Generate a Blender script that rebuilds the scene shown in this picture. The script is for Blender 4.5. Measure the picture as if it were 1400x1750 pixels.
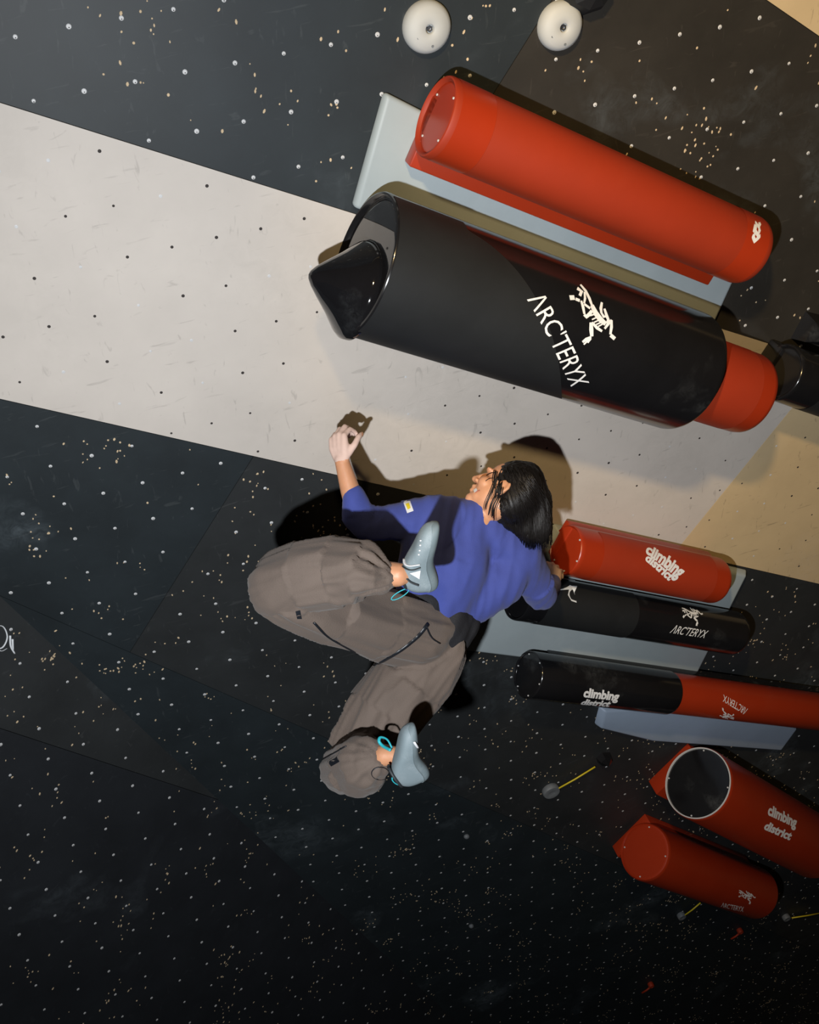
import bpy, bmesh, math, random
import numpy as np
from mathutils import Vector, Matrix, noise
from mathutils.bvhtree import BVHTree

for o in list(bpy.data.objects): bpy.data.objects.remove(o)
random.seed(7); np.random.seed(7)
scene = bpy.context.scene
COL = scene.collection

# ------------------------------------------------------------------ camera
F, CX, CY = 1700.0, 700.0, 875.0            # 35 mm lens on a 1400 x 1750 frame
CAMH = 1.70
gcam = np.array([-0.029, 0.9455, -0.3256]); gcam /= np.linalg.norm(gcam)   # gravity in camera axes (x right, y down, z forward)
Zw = -gcam
Yw = np.array([0, 0, 1.0]) - Zw * Zw[2]; Yw /= np.linalg.norm(Yw)
Xw = np.cross(Yw, Zw)
R = np.stack([Xw, Yw, Zw])                  # camera axes -> world
CAM = np.array([0, 0, CAMH])
def c2w(X): return R @ np.asarray(X, float) + CAM
cam = bpy.data.objects.new('camera', bpy.data.cameras.new('camera')); COL.objects.link(cam)
cam.data.sensor_width = 36; cam.data.lens = F / 1750 * 36; cam.data.clip_end = 100
M = Matrix.Identity(4)
for r_ in range(3):
    M[r_][0] = R[r_][0]; M[r_][1] = -R[r_][1]; M[r_][2] = -R[r_][2]; M[r_][3] = CAM[r_]
cam.matrix_world = M
scene.camera = cam

# ------------------------------------------------------------------ light
w = bpy.data.worlds.new('world'); scene.world = w; w.use_nodes = True
w.node_tree.nodes['Background'].inputs[0].default_value = (1.0, 0.62, 0.30, 1)
w.node_tree.nodes['Background'].inputs[1].default_value = 0.02
def lamp(name, kind, loc, energy, col, size=None, target=None):
    l = bpy.data.lights.new(name, kind); l.energy = energy; l.color = col
    o = bpy.data.objects.new(name, l); COL.objects.link(o); o.location = loc
    if size is not None:
        if kind == 'AREA': l.size = size
        else: l.shadow_soft_size = size
    if target is not None:
        o.rotation_euler = (Vector(target) - Vector(loc)).to_track_quat('-Z', 'Y').to_euler()
    return o
FLASH = c2w((-0.38, 0.64, 0.10))
FT = c2w((0.15, -0.10, 4.0))
fl = lamp('flash', 'SPOT', FLASH, 640, (0.94, 0.97, 1.0), 0.035, FT)
fl.data.spot_size = math.radians(112); fl.data.spot_blend = 1.0
scene.view_settings.view_transform = 'Standard'
scene.view_settings.look = 'None'
scene.view_settings.exposure = 0.0
scene.view_settings.gamma = 1.0
scene.view_settings.use_curve_mapping = False

# ------------------------------------------------------------------ wall frames
class Plane:
    def __init__(s, n, D, d):
        s.n = np.array(n, float); s.n /= np.linalg.norm(s.n)
        s.O = np.array([0, 0, D])
        d = np.array(d, float); d -= s.n * (d @ s.n); s.d = d / np.linalg.norm(d)
        t = np.cross(s.n, s.d); s.t = -t if t[1] > 0 else t
    def pix(s, px, py, h=0.0):              # camera-space point on the plane lifted by h
        r = np.array([(px - CX) / F, (py - CY) / F, 1.0])
        return r * ((s.O @ s.n + h) / (r @ s.n))
    def loc(s, X): X = X - s.O; return np.array([X @ s.d, X @ s.t, X @ s.n])
    def st(s, px, py, h=0.0): return s.loc(s.pix(px, py, h))[:2]
    def W(s, a, b, h=0.0): return c2w(s.O + a * s.d + b * s.t + h * s.n)
    def proj(s, a, b, h=0.0):
        X = s.O + a * s.d + b * s.t + h * s.n
        return F * X[0] / X[2] + CX, F * X[1] / X[2] + CY
P1 = Plane((.2918, .5851, -.7567), 4.0, (3175, 683, 1700))
P2 = Plane((.6684, .2954, -.6826), 5.0, (1049, 969, 1700))
def PX(px, py, z): return c2w(np.array([(px - CX) / F, (py - CY) / F, 1.0]) * z)
CAM1 = P1.loc(np.zeros(3))
NW = R @ P1.n; DW = R @ P1.d; TW = R @ P1.t

# warm ceiling lamps of the hall, up behind the camera
hl = lamp('hall_lamp', 'SPOT', P1.W(-2.5, 3.1, 2.5), 600, (1.0, 0.70, 0.32), 0.10, P1.W(1.35, 1.15, 0))
hl.data.spot_size = math.radians(56); hl.data.spot_blend = 1.0

# ------------------------------------------------------------------ materials
def newmat(name):
    m = bpy.data.materials.new(name); m.use_nodes = True
    return m, m.node_tree.nodes, m.node_tree.links, m.node_tree.nodes['Principled BSDF']
def mat(name, col, rough=0.5, var=0.15, scale=30, metal=0, spec=0.5, bump=0.0, bscale=80, coat=0, sheen=0):
    m, N, L, b = newmat(name)
    tc = N.new('ShaderNodeTexCoord'); nz = N.new('ShaderNodeTexNoise'); nz.inputs['Scale'].default_value = scale
    nz.inputs['Detail'].default_value = 5
    L.new(tc.outputs['Object'], nz.inputs['Vector'])
    mx = N.new('ShaderNodeMix'); mx.data_type = 'RGBA'
    mx.inputs['A'].default_value = tuple(c * (1 - var) for c in col) + (1,)
    mx.inputs['B'].default_value = tuple(min(1, c * (1 + var)) for c in col) + (1,)
    L.new(nz.outputs['Fac'], mx.inputs['Factor']); L.new(mx.outputs['Result'], b.inputs['Base Color'])
    b.inputs['Roughness'].default_value = rough; b.inputs['Metallic'].default_value = metal
    b.inputs['Specular IOR Level'].default_value = spec; b.inputs['Coat Weight'].default_value = coat
    b.inputs['Sheen Weight'].default_value = sheen
    if bump:
        n2 = N.new('ShaderNodeTexNoise'); n2.inputs['Scale'].default_value = bscale; n2.inputs['Detail'].default_value = 4
        L.new(tc.outputs['Object'], n2.inputs['Vector'])
        bp = N.new('ShaderNodeBump'); bp.inputs['Strength'].default_value = bump; bp.inputs['Distance'].default_value = .01
        L.new(n2.outputs['Fac'], bp.inputs['Height']); L.new(bp.outputs['Normal'], b.inputs['Normal'])
    return m
def worn(name, col, chalk, rough=.5, lo=.58, hi=.75, sc=1.6, amt=.5, scratch=0.0, scol=(.05, .05, .05), spec=.4, var=.2, streak=(1, 1, 1)):
    """painted surface with chalk smears and scratches"""
    m, N, L, b = newmat(name)
    tc = N.new('ShaderNodeTexCoord')
    mp = N.new('ShaderNodeMapping'); mp.inputs['Scale'].default_value = streak
    L.new(tc.outputs['Object'], mp.inputs['Vector'])
    def nz(s, det=6, rough_=.6, dist=0, src=mp):
        n_ = N.new('ShaderNodeTexNoise'); n_.inputs['Scale'].default_value = s; n_.inputs['Detail'].default_value = det
        n_.inputs['Roughness'].default_value = rough_; n_.inputs['Distortion'].default_value = dist
        L.new(src.outputs[0] if src is mp else src.outputs['Object'], n_.inputs['Vector']); return n_
    def ramp(src, a, b_, c0=0., c1=1.):
        r_ = N.new('ShaderNodeMapRange'); r_.inputs['From Min'].default_value = a; r_.inputs['From Max'].default_value = b_
        r_.inputs['To Min'].default_value = c0; r_.inputs['To Max'].default_value = c1
        L.new(src, r_.inputs['Value']); return r_.outputs['Result']
    def mix(f, A, B):
        x = N.new('ShaderNodeMix'); x.data_type = 'RGBA'; L.new(f, x.inputs['Factor'])
        for k, v in (('A', A), ('B', B)):
            if isinstance(v, tuple): x.inputs[k].default_value = v + (1,)
            else: L.new(v, x.inputs[k])
        return x.outputs['Result']
    base = mix(ramp(nz(3.5).outputs['Fac'], .3, .7), tuple(c * (1 - var) for c in col), tuple(min(1, c * (1 + var)) for c in col))
    def mul(a, b_):
        q = N.new('ShaderNodeMath'); q.operation = 'MULTIPLY'; L.new(a, q.inputs[0])
        if isinstance(b_, float): q.inputs[1].default_value = b_
        else: L.new(b_, q.inputs[1])
        return q.outputs[0]
    big = ramp(nz(sc, 4, .5, .4).outputs['Fac'], lo, hi)
    fine = ramp(nz(sc * 9, 8, .7, 1.2).outputs['Fac'], .35, .75)
    c = mix(mul(mul(big, fine), amt), base, chalk)
    if scratch:
        for k, (sx, sy) in enumerate(((.35, 9.), (8., .5))):
            mp2 = N.new('ShaderNodeMapping'); mp2.inputs['Scale'].default_value = (sx, sy, 4.); mp2.inputs['Rotation'].default_value = (.4 + k, .9, .6 + 1.3 * k)
            L.new(tc.outputs['Object'], mp2.inputs['Vector'])
            v = N.new('ShaderNodeTexNoise'); v.inputs['Scale'].default_value = 6; v.inputs['Detail'].default_value = 3; v.inputs['Distortion'].default_value = .8
            L.new(mp2.outputs[0], v.inputs['Vector'])
            c = mix(mul(ramp(v.outputs['Fac'], .66, .74), scratch), c, scol)
    L.new(c, b.inputs['Base Color'])
    b.inputs['Roughness'].default_value = rough; b.inputs['Specular IOR Level'].default_value = spec
    return m
CH = (.30, .36, .40)
m_black = worn('black_panel', (.014, .019, .022), CH, .55, amt=.30, scratch=.12, scol=(.12, .13, .13))
m_black2 = worn('charcoal_panel', (.019, .021, .022), CH, .55, amt=.25, scratch=.12, scol=(.12, .12, .12))
m_deep = worn('deep_black_panel', (.013, .015, .018), CH, .55, amt=.20, scratch=.06, scol=(.08, .09, .10))
m_brown = worn('brown_black_panel', (.024, .021, .017), CH, .5, amt=.18, scratch=.08, scol=(.14, .12, .10))
m_white = worn('beige_panel', (.49, .445, .40), (.40, .365, .325), .6, lo=.45, hi=.65, amt=.55, scratch=.32, scol=(.22, .20, .18), var=.05)
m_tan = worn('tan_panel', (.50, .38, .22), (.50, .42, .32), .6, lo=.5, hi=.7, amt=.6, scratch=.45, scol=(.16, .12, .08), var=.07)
m_plate = worn('plate_paint', (.30, .345, .36), (.45, .48, .48), .5, lo=.5, hi=.7, amt=.5, var=.06)
m_plate2 = worn('violet_plate_paint', (.28, .34, .43), (.36, .38, .58), .5, lo=.5, hi=.7, amt=.6, var=.06)
m_red = worn('red_paint', (.31, .026, .006), (.38, .10, .06), .34, lo=.6, hi=.8, amt=.25, var=.05, spec=.5)
m_redm = worn('matte_red', (.28, .025, .006), (.36, .09, .05), .6, lo=.6, hi=.8, amt=.2, var=.06, spec=.35)
m_gloss = worn('gloss_black', (.008, .008, .009), (.40, .42, .42), .16, lo=.60, hi=.75, sc=3, amt=.22, spec=.6)
m_mirror = worn('polished_black', (.006, .006, .007), (.30, .33, .35), .05, lo=.55, hi=.75, sc=5, amt=.12, spec=.9)
m_matte = worn('matte_black', (.010, .011, .012), (.2, .2, .2), .6, lo=.62, hi=.8, amt=.12, spec=.35)
m_print = mat('white_print', (.72, .72, .72), .6, .08, 60)
m_tnut = mat('t_nut', (.50, .50, .50), .5, .25, 200)
m_hole = mat('hole_dark', (.025, .02, .018), .8, .2, 200)
m_tan_hole = mat('screw_hole', (.50, .38, .24), .8, .35, 40)
m_gap = mat('joint_dark', (.012, .011, .010), .9, .1)
m_disc = worn('white_hold', (.40, .41, .40), (.50, .48, .46), .6, lo=.5, hi=.7, amt=.4, var=.08)
m_steel = mat('steel', (.35, .36, .38), .35, .15, 100, metal=1)
m_yellow = mat('yellow_stick', (.62, .48, .02), .5, .08)
m_grey = mat('grey_disc', (.13, .14, .15), .6, .3, 60)
m_chalk = mat('chalk', (.62, .64, .66), .9, .1, 40)
m_floor = mat('mat_floor', (.045, .045, .05), .8, .1)
m_brick = m_redm

# ------------------------------------------------------------------ mesh helpers
def props(o, label=None, cat=None, group=None, kind=None):
    for k, v in (('label', label), ('category', cat), ('group', group), ('kind', kind)):
        if v: o[k] = v
    return o
def wloc(o):
    l = Vector((0, 0, 0))
    while o: l += o.location; o = o.parent
    return l
def mk(name, V, Fc, m, parent=None, smooth=True, origin=None):
    V = np.asarray(V, float)
    if parent is not None: off = np.array(wloc(parent))
    else: off = np.array(origin) if origin is not None else V.mean(0)
    me = bpy.data.meshes.new(name); me.from_pydata((V - off).tolist(), [], [list(f) for f in Fc]); me.update()
    o = bpy.data.objects.new(name, me); COL.objects.link(o)
    if parent is not None: o.parent = parent
    else: o.location = off
    if m: me.materials.append(m)
    if smooth:
        me.polygons.foreach_set('use_smooth', [True] * len(me.polygons))
    return o
def empty(name, loc, label, cat, group=None):
    e = bpy.data.objects.new(name, None); COL.objects.link(e); e.location = Vector(loc); e.empty_display_size = .1
    return props(e, label, cat, group)
def fixn(o):
    bm = bmesh.new(); bm.from_mesh(o.data); bmesh.ops.recalc_face_normals(bm, faces=bm.faces); bm.to_mesh(o.data); bm.free(); return o
def sharp(o, ang=35):
    o.data.set_sharp_from_angle(angle=math.radians(ang)); return o
def bevel(o, wd=.006, seg=2, ang=30):
    bm = bmesh.new(); bm.from_mesh(o.data); bmesh.ops.recalc_face_normals(bm, faces=bm.faces)
    es = [e for e in bm.edges if len(e.link_faces) == 2 and e.calc_face_angle(0) > math.radians(ang)]
    bmesh.ops.bevel(bm, geom=es, offset=wd, segments=seg, affect='EDGES', profile=.5, clamp_overlap=True)
    bm.to_mesh(o.data); bm.free()
    o.data.polygons.foreach_set('use_smooth', [True] * len(o.data.polygons)); return sharp(o, 40)
class MB:
    def __init__(s): s.V = []; s.F = []
    def add(s, V, Fc):
        k = len(s.V); s.V += [tuple(v) for v in V]; s.F += [[i + k for i in f] for f in Fc]
def frame(ax):
    ax = np.array(ax, float); ax /= np.linalg.norm(ax)
    a = np.array([0, 0, 1.]) if abs(ax[2]) < .9 else np.array([1., 0, 0])
    x = np.cross(a, ax); x /= np.linalg.norm(x)
    return x, np.cross(ax, x), ax
def loft(rings, closed=True, caps=True):
    n_ = len(rings[0]); V = [p for r_ in rings for p in r_]; Fc = []
    for k in range(len(rings) - 1):
        for i in range(n_ if closed else n_ - 1):
            j = (i + 1) % n_; Fc.append([k * n_ + i, k * n_ + j, (k + 1) * n_ + j, (k + 1) * n_ + i])
    if caps: Fc += [list(range(n_))[::-1], [(len(rings) - 1) * n_ + i for i in range(n_)]]
    return V, Fc
def capsule(a, b, ra, rb, seg=14, flat=None):
    a = np.array(a, float); b = np.array(b, float)
    if np.linalg.norm(b - a) < 1e-5: b = b + np.array([0, 0, 1e-4])
    x, y, z = frame(b - a)
    if flat is not None:                     # flat=(direction, factor) squeezes the section along a direction
        fd = np.array(flat[0], float); fd -= z * (fd @ z); fd /= np.linalg.norm(fd)
        x = fd; y = np.cross(z, x); fx = flat[1]
    else: fx = 1
    rings = []
    for k in range(5):
        t = math.pi / 2 * (1 - k / 4.0)
        rings.append((a - z * ra * math.sin(t), max(ra * math.cos(t), 1e-4)))
    for k in range(5):
        t = math.pi / 2 * (k / 4.0)
        rings.append((b + z * rb * math.sin(t), max(rb * math.cos(t), 1e-4)))
    rr = [[c + (x * fx * math.cos(q) + y * math.sin(q)) * r_ for q in np.linspace(0, 2 * math.pi, seg, endpoint=False)] for c, r_ in rings]
    return loft(rr)
def chain(mb, pts, flat=None):
    for (p, r_), (q, s_) in zip(pts, pts[1:]): mb.add(*capsule(p, q, r_, s_, flat=flat))
def ellipsoid(mb, c, ax, rad, seg=20):
    ax = [np.array(a, float) / np.linalg.norm(a) for a in ax]; c = np.array(c, float)
    rr = []
    for k in range(1, 12):
        t = math.pi * k / 12
        rr.append([c + ax[0] * rad[0] * math.sin(t) * math.cos(q) + ax[1] * rad[1] * math.sin(t) * math.sin(q) + ax[2] * rad[2] * math.cos(t)
                   for q in np.linspace(0, 2 * math.pi, seg, endpoint=False)])
    mb.add(*loft(rr))
def remesh(mb, vox, smooth_it=6, fac=.5):
    me = bpy.data.meshes.new('tmp'); me.from_pydata([tuple(v) for v in mb.V], [], mb.F); me.update()
    bm = bmesh.new(); bm.from_mesh(me); bmesh.ops.recalc_face_normals(bm, faces=bm.faces); bm.to_mesh(me); bm.free()
    o = bpy.data.objects.new('tmp', me); COL.objects.link(o)
    md = o.modifiers.new('r', 'REMESH'); md.mode = 'VOXEL'; md.voxel_size = vox
    if smooth_it:
        sm = o.modifiers.new('s', 'SMOOTH'); sm.factor = fac; sm.iterations = smooth_it
    dg = bpy.context.evaluated_depsgraph_get(); dg.update()
    e = o.evaluated_get(dg); m2 = e.to_mesh()
    V = np.zeros(len(m2.vertices) * 3); m2.vertices.foreach_get('co', V); V = V.reshape(-1, 3)
    N_ = np.zeros(len(m2.vertices) * 3); m2.vertices.foreach_get('normal', N_); N_ = N_.reshape(-1, 3)
    Fc = [list(p.vertices) for p in m2.polygons]
    e.to_mesh_clear(); bpy.data.objects.remove(o); bpy.data.meshes.remove(me)
    return V, N_, Fc
def tube(pts, r0, r1=None, seg=8, flat=1.0):
    pts = [np.array(p, float) for p in pts]; r1 = r0 if r1 is None else r1
    rr = []; x = None
    for k, p in enumerate(pts):
        z = pts[min(k + 1, len(pts) - 1)] - pts[max(k - 1, 0)]; z = z / (np.linalg.norm(z) + 1e-9)
        if x is None: x = frame(z)[0]
        x = x - z * (x @ z); x /= np.linalg.norm(x); y = np.cross(z, x)
        r_ = r0 + (r1 - r0) * k / (len(pts) - 1)
        rr.append([p + x * r_ * math.cos(q) + y * r_ * flat * math.sin(q) for q in np.linspace(0, 2 * math.pi, seg, endpoint=False)])
    return loft(rr)
def catmull(P, n_=8):
    P = [np.array(p, float) for p in P]; P = [2 * P[0] - P[1]] + P + [2 * P[-1] - P[-2]]; out = []
    for i in range(1, len(P) - 2):
        for k in range(n_):
            t = k / n_; a, b, c, d_ = P[i - 1:i + 3]
            out.append(.5 * (2 * b + (c - a) * t + (2 * a - 5 * b + 4 * c - d_) * t * t + (3 * b - a - 3 * c + d_) * t ** 3))
    out.append(P[-2]); return out

# ------------------------------------------------------------------ wall panels
def clip(poly, a, b, c):                     # keep a*x+b*y<=c
    out = []
    for i in range(len(poly)):
        p, q = poly[i], poly[(i + 1) % len(poly)]
        dp, dq = a * p[0] + b * p[1] - c, a * q[0] + b * q[1] - c
        if dp <= 0: out.append(p)
        if (dp < 0 < dq) or (dq < 0 < dp):
            t = dp / (dp - dq); out.append((p[0] + (q[0] - p[0]) * t, p[1] + (q[1] - p[1]) * t))
    return out
def hp(pl, p, q, inside, gap=.0012):         # half plane through two pixels of the wall, on the side of a third
    A, B, I = pl.st(*p), pl.st(*q), pl.st(*inside)
    nx, ny = B[1] - A[1], -(B[0] - A[0]); l = math.hypot(nx, ny); nx /= l; ny /= l
    c = nx * A[0] + ny * A[1]
    if nx * I[0] + ny * I[1] > c: nx, ny, c = -nx, -ny, -c
    return nx, ny, c - gap
# the fold where the two wall planes meet
foldp = []
for px in (-600, 1000):
    A = 3.0268 / 1; x = (px - CX) / F
    a1, a2 = P1.O @ P1.n, P2.O @ P2.n
    # a1/(n1.r) = a2/(n2.r)
    num = a1 * (P2.n[0] * x + P2.n[2]) - a2 * (P1.n[0] * x + P1.n[2]); den = a2 * P1.n[1] - a1 * P2.n[1]
    foldp.append((px, CY + F * num / den))
E1 = ((0, 175), (590, 360)); E2 = ((0, 682), (1400, 998)); US = ((925, 30), (850, 150)); TR = ((1310, 0), (1400, 62))
WS = ((1360, 690), (1165, 930)); S1 = ((430, 785), (225, 1110)); S2 = ((0, 1018), (475, 1225)); S3 = ((38, 1257), (338, 1355))
big1 = [(-1.9, -7.5), (7.0, -7.5), (7.0, 2.35), (-1.9, 2.35)]
big2 = [(-2.3, -4.6), (3.4, -4.6), (3.4, 1.6), (-2.3, 1.6)]
foldin = (700, 900)
wall1 = None
def panel(pl, parent, m, big, cuts, thick=.018, name='panel'):
    poly = big
    for c in cuts: poly = clip(poly, *c)
    V = [pl.W(x, y, 0) for x, y in poly] + [pl.W(x, y, -thick) for x, y in poly]; n_ = len(poly)
    Fc = [list(range(n_)), list(range(n_, 2 * n_))[::-1]] + [[i, i + n_, (i + 1) % n_ + n_, (i + 1) % n_] for i in range(n_)]
    o = fixn(mk(name, V, Fc, m, parent, smooth=False)); return o, poly
fold1 = hp(P1, foldp[0], foldp[1], foldin, 0); fold2 = hp(P2, foldp[0], foldp[1], (100, 1600), 0)
def backing(name, pl, big, cut):
    poly = clip(big, *cut); n_ = len(poly)
    V = [pl.W(x, y, -.012) for x, y in poly] + [pl.W(x, y, -.10) for x, y in poly]
    Fc = [list(range(n_)), list(range(n_, 2 * n_))[::-1]] + [[i, i + n_, (i + 1) % n_ + n_, (i + 1) % n_] for i in range(n_)]
    return fixn(mk(name, V, Fc, m_gap, None, False))
wall_back = props(backing('wall_back', P1, big1, fold1), kind='structure', label='steep overhanging climbing wall of black and beige boards')
wall_left = props(backing('wall_left', P2, big2, fold2), kind='structure', label='lower left climbing wall facet of black boards')
panels = {}
def addp(key, pl, par, m, cuts): panels[key] = (pl, par) + panel(pl, par, m, big1 if pl is P1 else big2, cuts)
UPI, WHI, LOI = (400, 100), (300, 500), (300, 1000)
addp('upL', P1, wall_back, m_black, [hp(P1, *E1, UPI), hp(P1, *US, (600, 100))])
addp('upR', P1, wall_back, m_brown, [hp(P1, *E1, UPI), hp(P1, *US, (1200, 200)), hp(P1, *TR, (1200, 200))])
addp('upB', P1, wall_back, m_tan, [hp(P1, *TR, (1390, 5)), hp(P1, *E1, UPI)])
addp('whL', P1, wall_back, m_white, [hp(P1, *E1, WHI), hp(P1, *E2, WHI), hp(P1, *WS, (800, 700)), fold1])
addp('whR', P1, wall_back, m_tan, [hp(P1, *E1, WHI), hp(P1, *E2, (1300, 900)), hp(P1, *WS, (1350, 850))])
addp('loA', P1, wall_back, m_black, [hp(P1, *E2, LOI), hp(P1, *S1, (150, 900)), hp(P1, *S2, (150, 900)), fold1])
addp('loB', P1, wall_back, m_black2, [hp(P1, *E2, LOI), hp(P1, *S1, (600, 1000)), hp(P1, *S2, (600, 1000)), fold1])
addp('loC', P1, wall_back, m_black, [hp(P1, *S2, (500, 1400)), fold1])
addp('p2a', P2, wall_left, m_black2, [fold2, hp(P2, *S3, (60, 1180))])
addp('p2b', P2, wall_left, m_deep, [fold2, hp(P2, *S3, (200, 1500))])

# floor of padded mats below the frame
props(fixn(mk('floor', [(-8, -4, -1.0), (9, -4, -1.0), (9, 11, -1.0), (-8, 11, -1.0), (-8, -4, -.8), (9, -4, -.8), (9, 11, -.8), (-8, 11, -.8)],
   [[0, 3, 2, 1], [4, 5, 6, 7], [0, 1, 5, 4], [1, 2, 6, 5], [2, 3, 7, 6], [3, 0, 4, 7]], m_floor, None, False)), kind='structure', label='dark padded landing mat below the wall')

# ------------------------------------------------------------------ t-nuts and screw holes
def lat(pl, e, o, scale):                    # lattice fitted in e1/e2 axes of the plane -> (s,t)
    N = pl.n; e1 = np.array([1., 0, 0]) - N * N[0]; e1 /= np.linalg.norm(e1); e2 = np.cross(N, e1)
    if e2[1] < 0: e2 = -e2
    def cv(q): X = (q[0] * e1 + q[1] * e2) * scale; return np.array([X @ pl.d, X @ pl.t])
    return cv(e[0]), cv(e[1]), cv(o)
E_1 = ((.03513, -.00373), (.00261, .04072))
E_2 = ((.03322 - .00263, .0312 - .03103), (.00263, .03103))
LT = {'upL': (P1, E_1, (-.19986, -.42485)), 'upR': (P1, E_1, (-.19986, -.42485)), 'whL': (P1, E_1, (-.30294, -.37278)), 'whR': (P1, E_1, (.42425, .00306)),
      'upB': (P1, E_1, (.42425, .00306)),
      'loA': (P1, E_1, (-.35145, -.03695)), 'loB': (P1, E_1, (-.35145, -.03695)), 'loC': (P1, E_1, (-.35145, -.03695)),
      'p2a': (P2, E_2, (-.41949, .13445)), 'p2b': (P2, E_2, (-.41949, .13445))}
def inside(poly, x, y, mg):
    s = 0
    for i in range(len(poly)):
        a, b = poly[i], poly[(i + 1) % len(poly)]
        cr = (b[0] - a[0]) * (y - a[1]) - (b[1] - a[1]) * (x - a[0]); cr /= math.hypot(b[0] - a[0], b[1] - a[1]) + 1e-9
        if s == 0: s = 1 if cr > 0 else -1
        if cr * s < mg: return False
    return True
def inview(pl, x, y, m=260):
    X = pl.O + x * pl.d + y * pl.t
    if X[2] < .5: return False
    u, v = F * X[0] / X[2] + CX, F * X[1] / X[2] + CY
    return -m < u < 1400 + m and -m < v < 1750 + m
def disc(mb, pl, x, y, r_, h, ax=1.0, ang=0.0, n_=8, dome=0.0):
    ca, sa = math.cos(ang), math.sin(ang)
    ring = []
    for q in range(n_):
        a, b = r_ * math.cos(2 * math.pi * q / n_), r_ * ax * math.sin(2 * math.pi * q / n_)
        ring.append((x + a * ca - b * sa, y + a * sa + b * ca))
    V = [pl.W(a, b, 0.0002) for a, b in ring] + [pl.W(x + (a - x) * .75, y + (b - y) * .75, h) for a, b in ring]
    mb.add(V, [[i, (i + 1) % n_, n_ + (i + 1) % n_, n_ + i] for i in range(n_)] + [[n_ + i for i in range(n_)]])
for key, (pl, par, o, poly) in panels.items():
    a, e, off = LT[key]; u, v, oo = lat(pl, e, off, pl.O[2])
    pale = key not in ('whL', 'whR', 'upB')
    mb, mh = MB(), MB()
    for i in range(-70, 71):
        for j in range(-70, 71):
            if key == 'whL':
                q0 = oo + i * u + j * v
                if pl.proj(*q0)[0] > 548:    # boards right of the middle have their own hole grid
                    u2, v2, o2 = lat(pl, e, (-.03595, -.11132), pl.O[2]); q = o2 + (i - 6) * u2 + (j - 4) * v2
                    if pl.proj(*q)[0] < 560: continue
                else: q = q0
            else: q = oo + i * u + j * v
            if not inside(poly, q[0], q[1], .012) or not inview(pl, *q): continue
            jx, jy = q[0] + random.gauss(0, .0015), q[1] + random.gauss(0, .0015)
            if pale:
                disc(mb, pl, jx, jy, random.uniform(.0056, .0074), .0012, 1, 0, 9)
                disc(mh, pl, jx + .0012, jy - .002, .0022, .0016, 1, 0, 6)
            else:
                disc(mb if random.random() < .3 else mh, pl, jx, jy, random.uniform(.0042, .0058), .0006, 1, 0, 8)
    if mb.V: props(mk('t_nuts', mb.V, mb.F, m_tnut, o, False), kind='stuff')
    if mh.V: props(mk('bolt_holes', mh.V, mh.F, m_hole, o, False), kind='stuff')
    if pale:
        ms = MB(); xs = [p[0] for p in poly]; ys = [p[1] for p in poly]
        area = (max(xs) - min(xs)) * (max(ys) - min(ys))
        ncl = int(area * 42)
        for _ in range(ncl):
            cx, cy = random.uniform(min(xs), max(xs)), random.uniform(min(ys), max(ys))
            if not inview(pl, cx, cy, 60): continue
            k = random.choice([1, 1, 1, 1, 2, 2, 3, 4, 5] if random.random() < .93 else [7, 10, 13]); sp = random.uniform(.015, .05)
            for _k in range(k):
                x, y = cx + random.gauss(0, sp), cy + random.gauss(0, sp)
                if inside(poly, x, y, .01):
                    disc(ms, pl, x, y, random.uniform(.0022, .0044), random.uniform(.0006, .0014), random.choice([1, 1.2, 1.5, 1.9]), random.gauss(.2, .3), 6)
        if ms.V: props(mk('screw_holes', ms.V, ms.F, m_tan_hole, o, False), kind='stuff')

# ------------------------------------------------------------------ tubes, plates and lettering
def cyl_fit(a, b, k, pl=P1):                        # radius and axis of a tube along the wall from two outline pixels, axis k radii off the wall
    def d2(p):
        r_ = np.array([(p[0] - CX) / F, (p[1] - CY) / F, 1.0]); v = np.array([r_ @ pl.t, r_ @ pl.n]); return v / np.linalg.norm(v)
    da, db = d2(a), d2(b); m_ = da + db; m_ /= np.linalg.norm(m_)
    C1 = pl.loc(np.zeros(3)); half = math.acos(min(1, da @ db)) / 2; L_ = C1[2] / (k * math.sin(half) - m_[1])
    ax = C1[1:] + L_ * m_; return L_ * math.sin(half), ax[0], ax[1]
class Tube:
    def __init__(s, r, t, h, pl=P1): s.r, s.t, s.h, s.pl = r, t, h, pl
    def W(s, a, th, r=None):                 # axial position, angle from up-the-wall towards the camera
        r = s.r if r is None else r
        return s.pl.W(a, s.t + r * math.cos(th), s.h + r * math.sin(th))
    def at(s, px, py):                       # pixel -> (axial, arc length) on the tube
        pl = s.pl; C1 = pl.loc(np.zeros(3))
        rr = np.array([(px - CX) / F, (py - CY) / F, 1.0]); v = np.array([rr @ pl.d, rr @ pl.t, rr @ pl.n])
        o = np.array([C1[1] - s.t, C1[2] - s.h]); q = v[1:]
        A, B, C_ = q @ q, o @ q, o @ o - s.r ** 2; D_ = max(B * B - A * C_, 0)
        k = (-B - math.sqrt(D_)) / A; p = o + k * q
        return np.array([C1[0] + k * v[0], s.r * math.atan2(p[1], p[0])])
    def s_end(s, px, py, h=None):            # axial coordinate of a pixel on the plane through the axis height
        return s.pl.st(px, py, s.h if h is None else h)[0]
def turned(a, b):                            # wall frame whose axis runs through two wall pixels
    return Plane(P1.n, 4.0, P1.pix(*b) - P1.pix(*a))
def lathe(tb, prof, m, name, parent, seg=72, caps=False, ang=38):
    rr = [[tb.W(a, q, max(r_, 1e-4)) for q in np.linspace(0, 2 * math.pi, seg, endpoint=False)] for a, r_ in prof]
    o = mk(name, *loft(rr, True, caps), m, parent); fixn(o); return sharp(o, ang)
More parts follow.
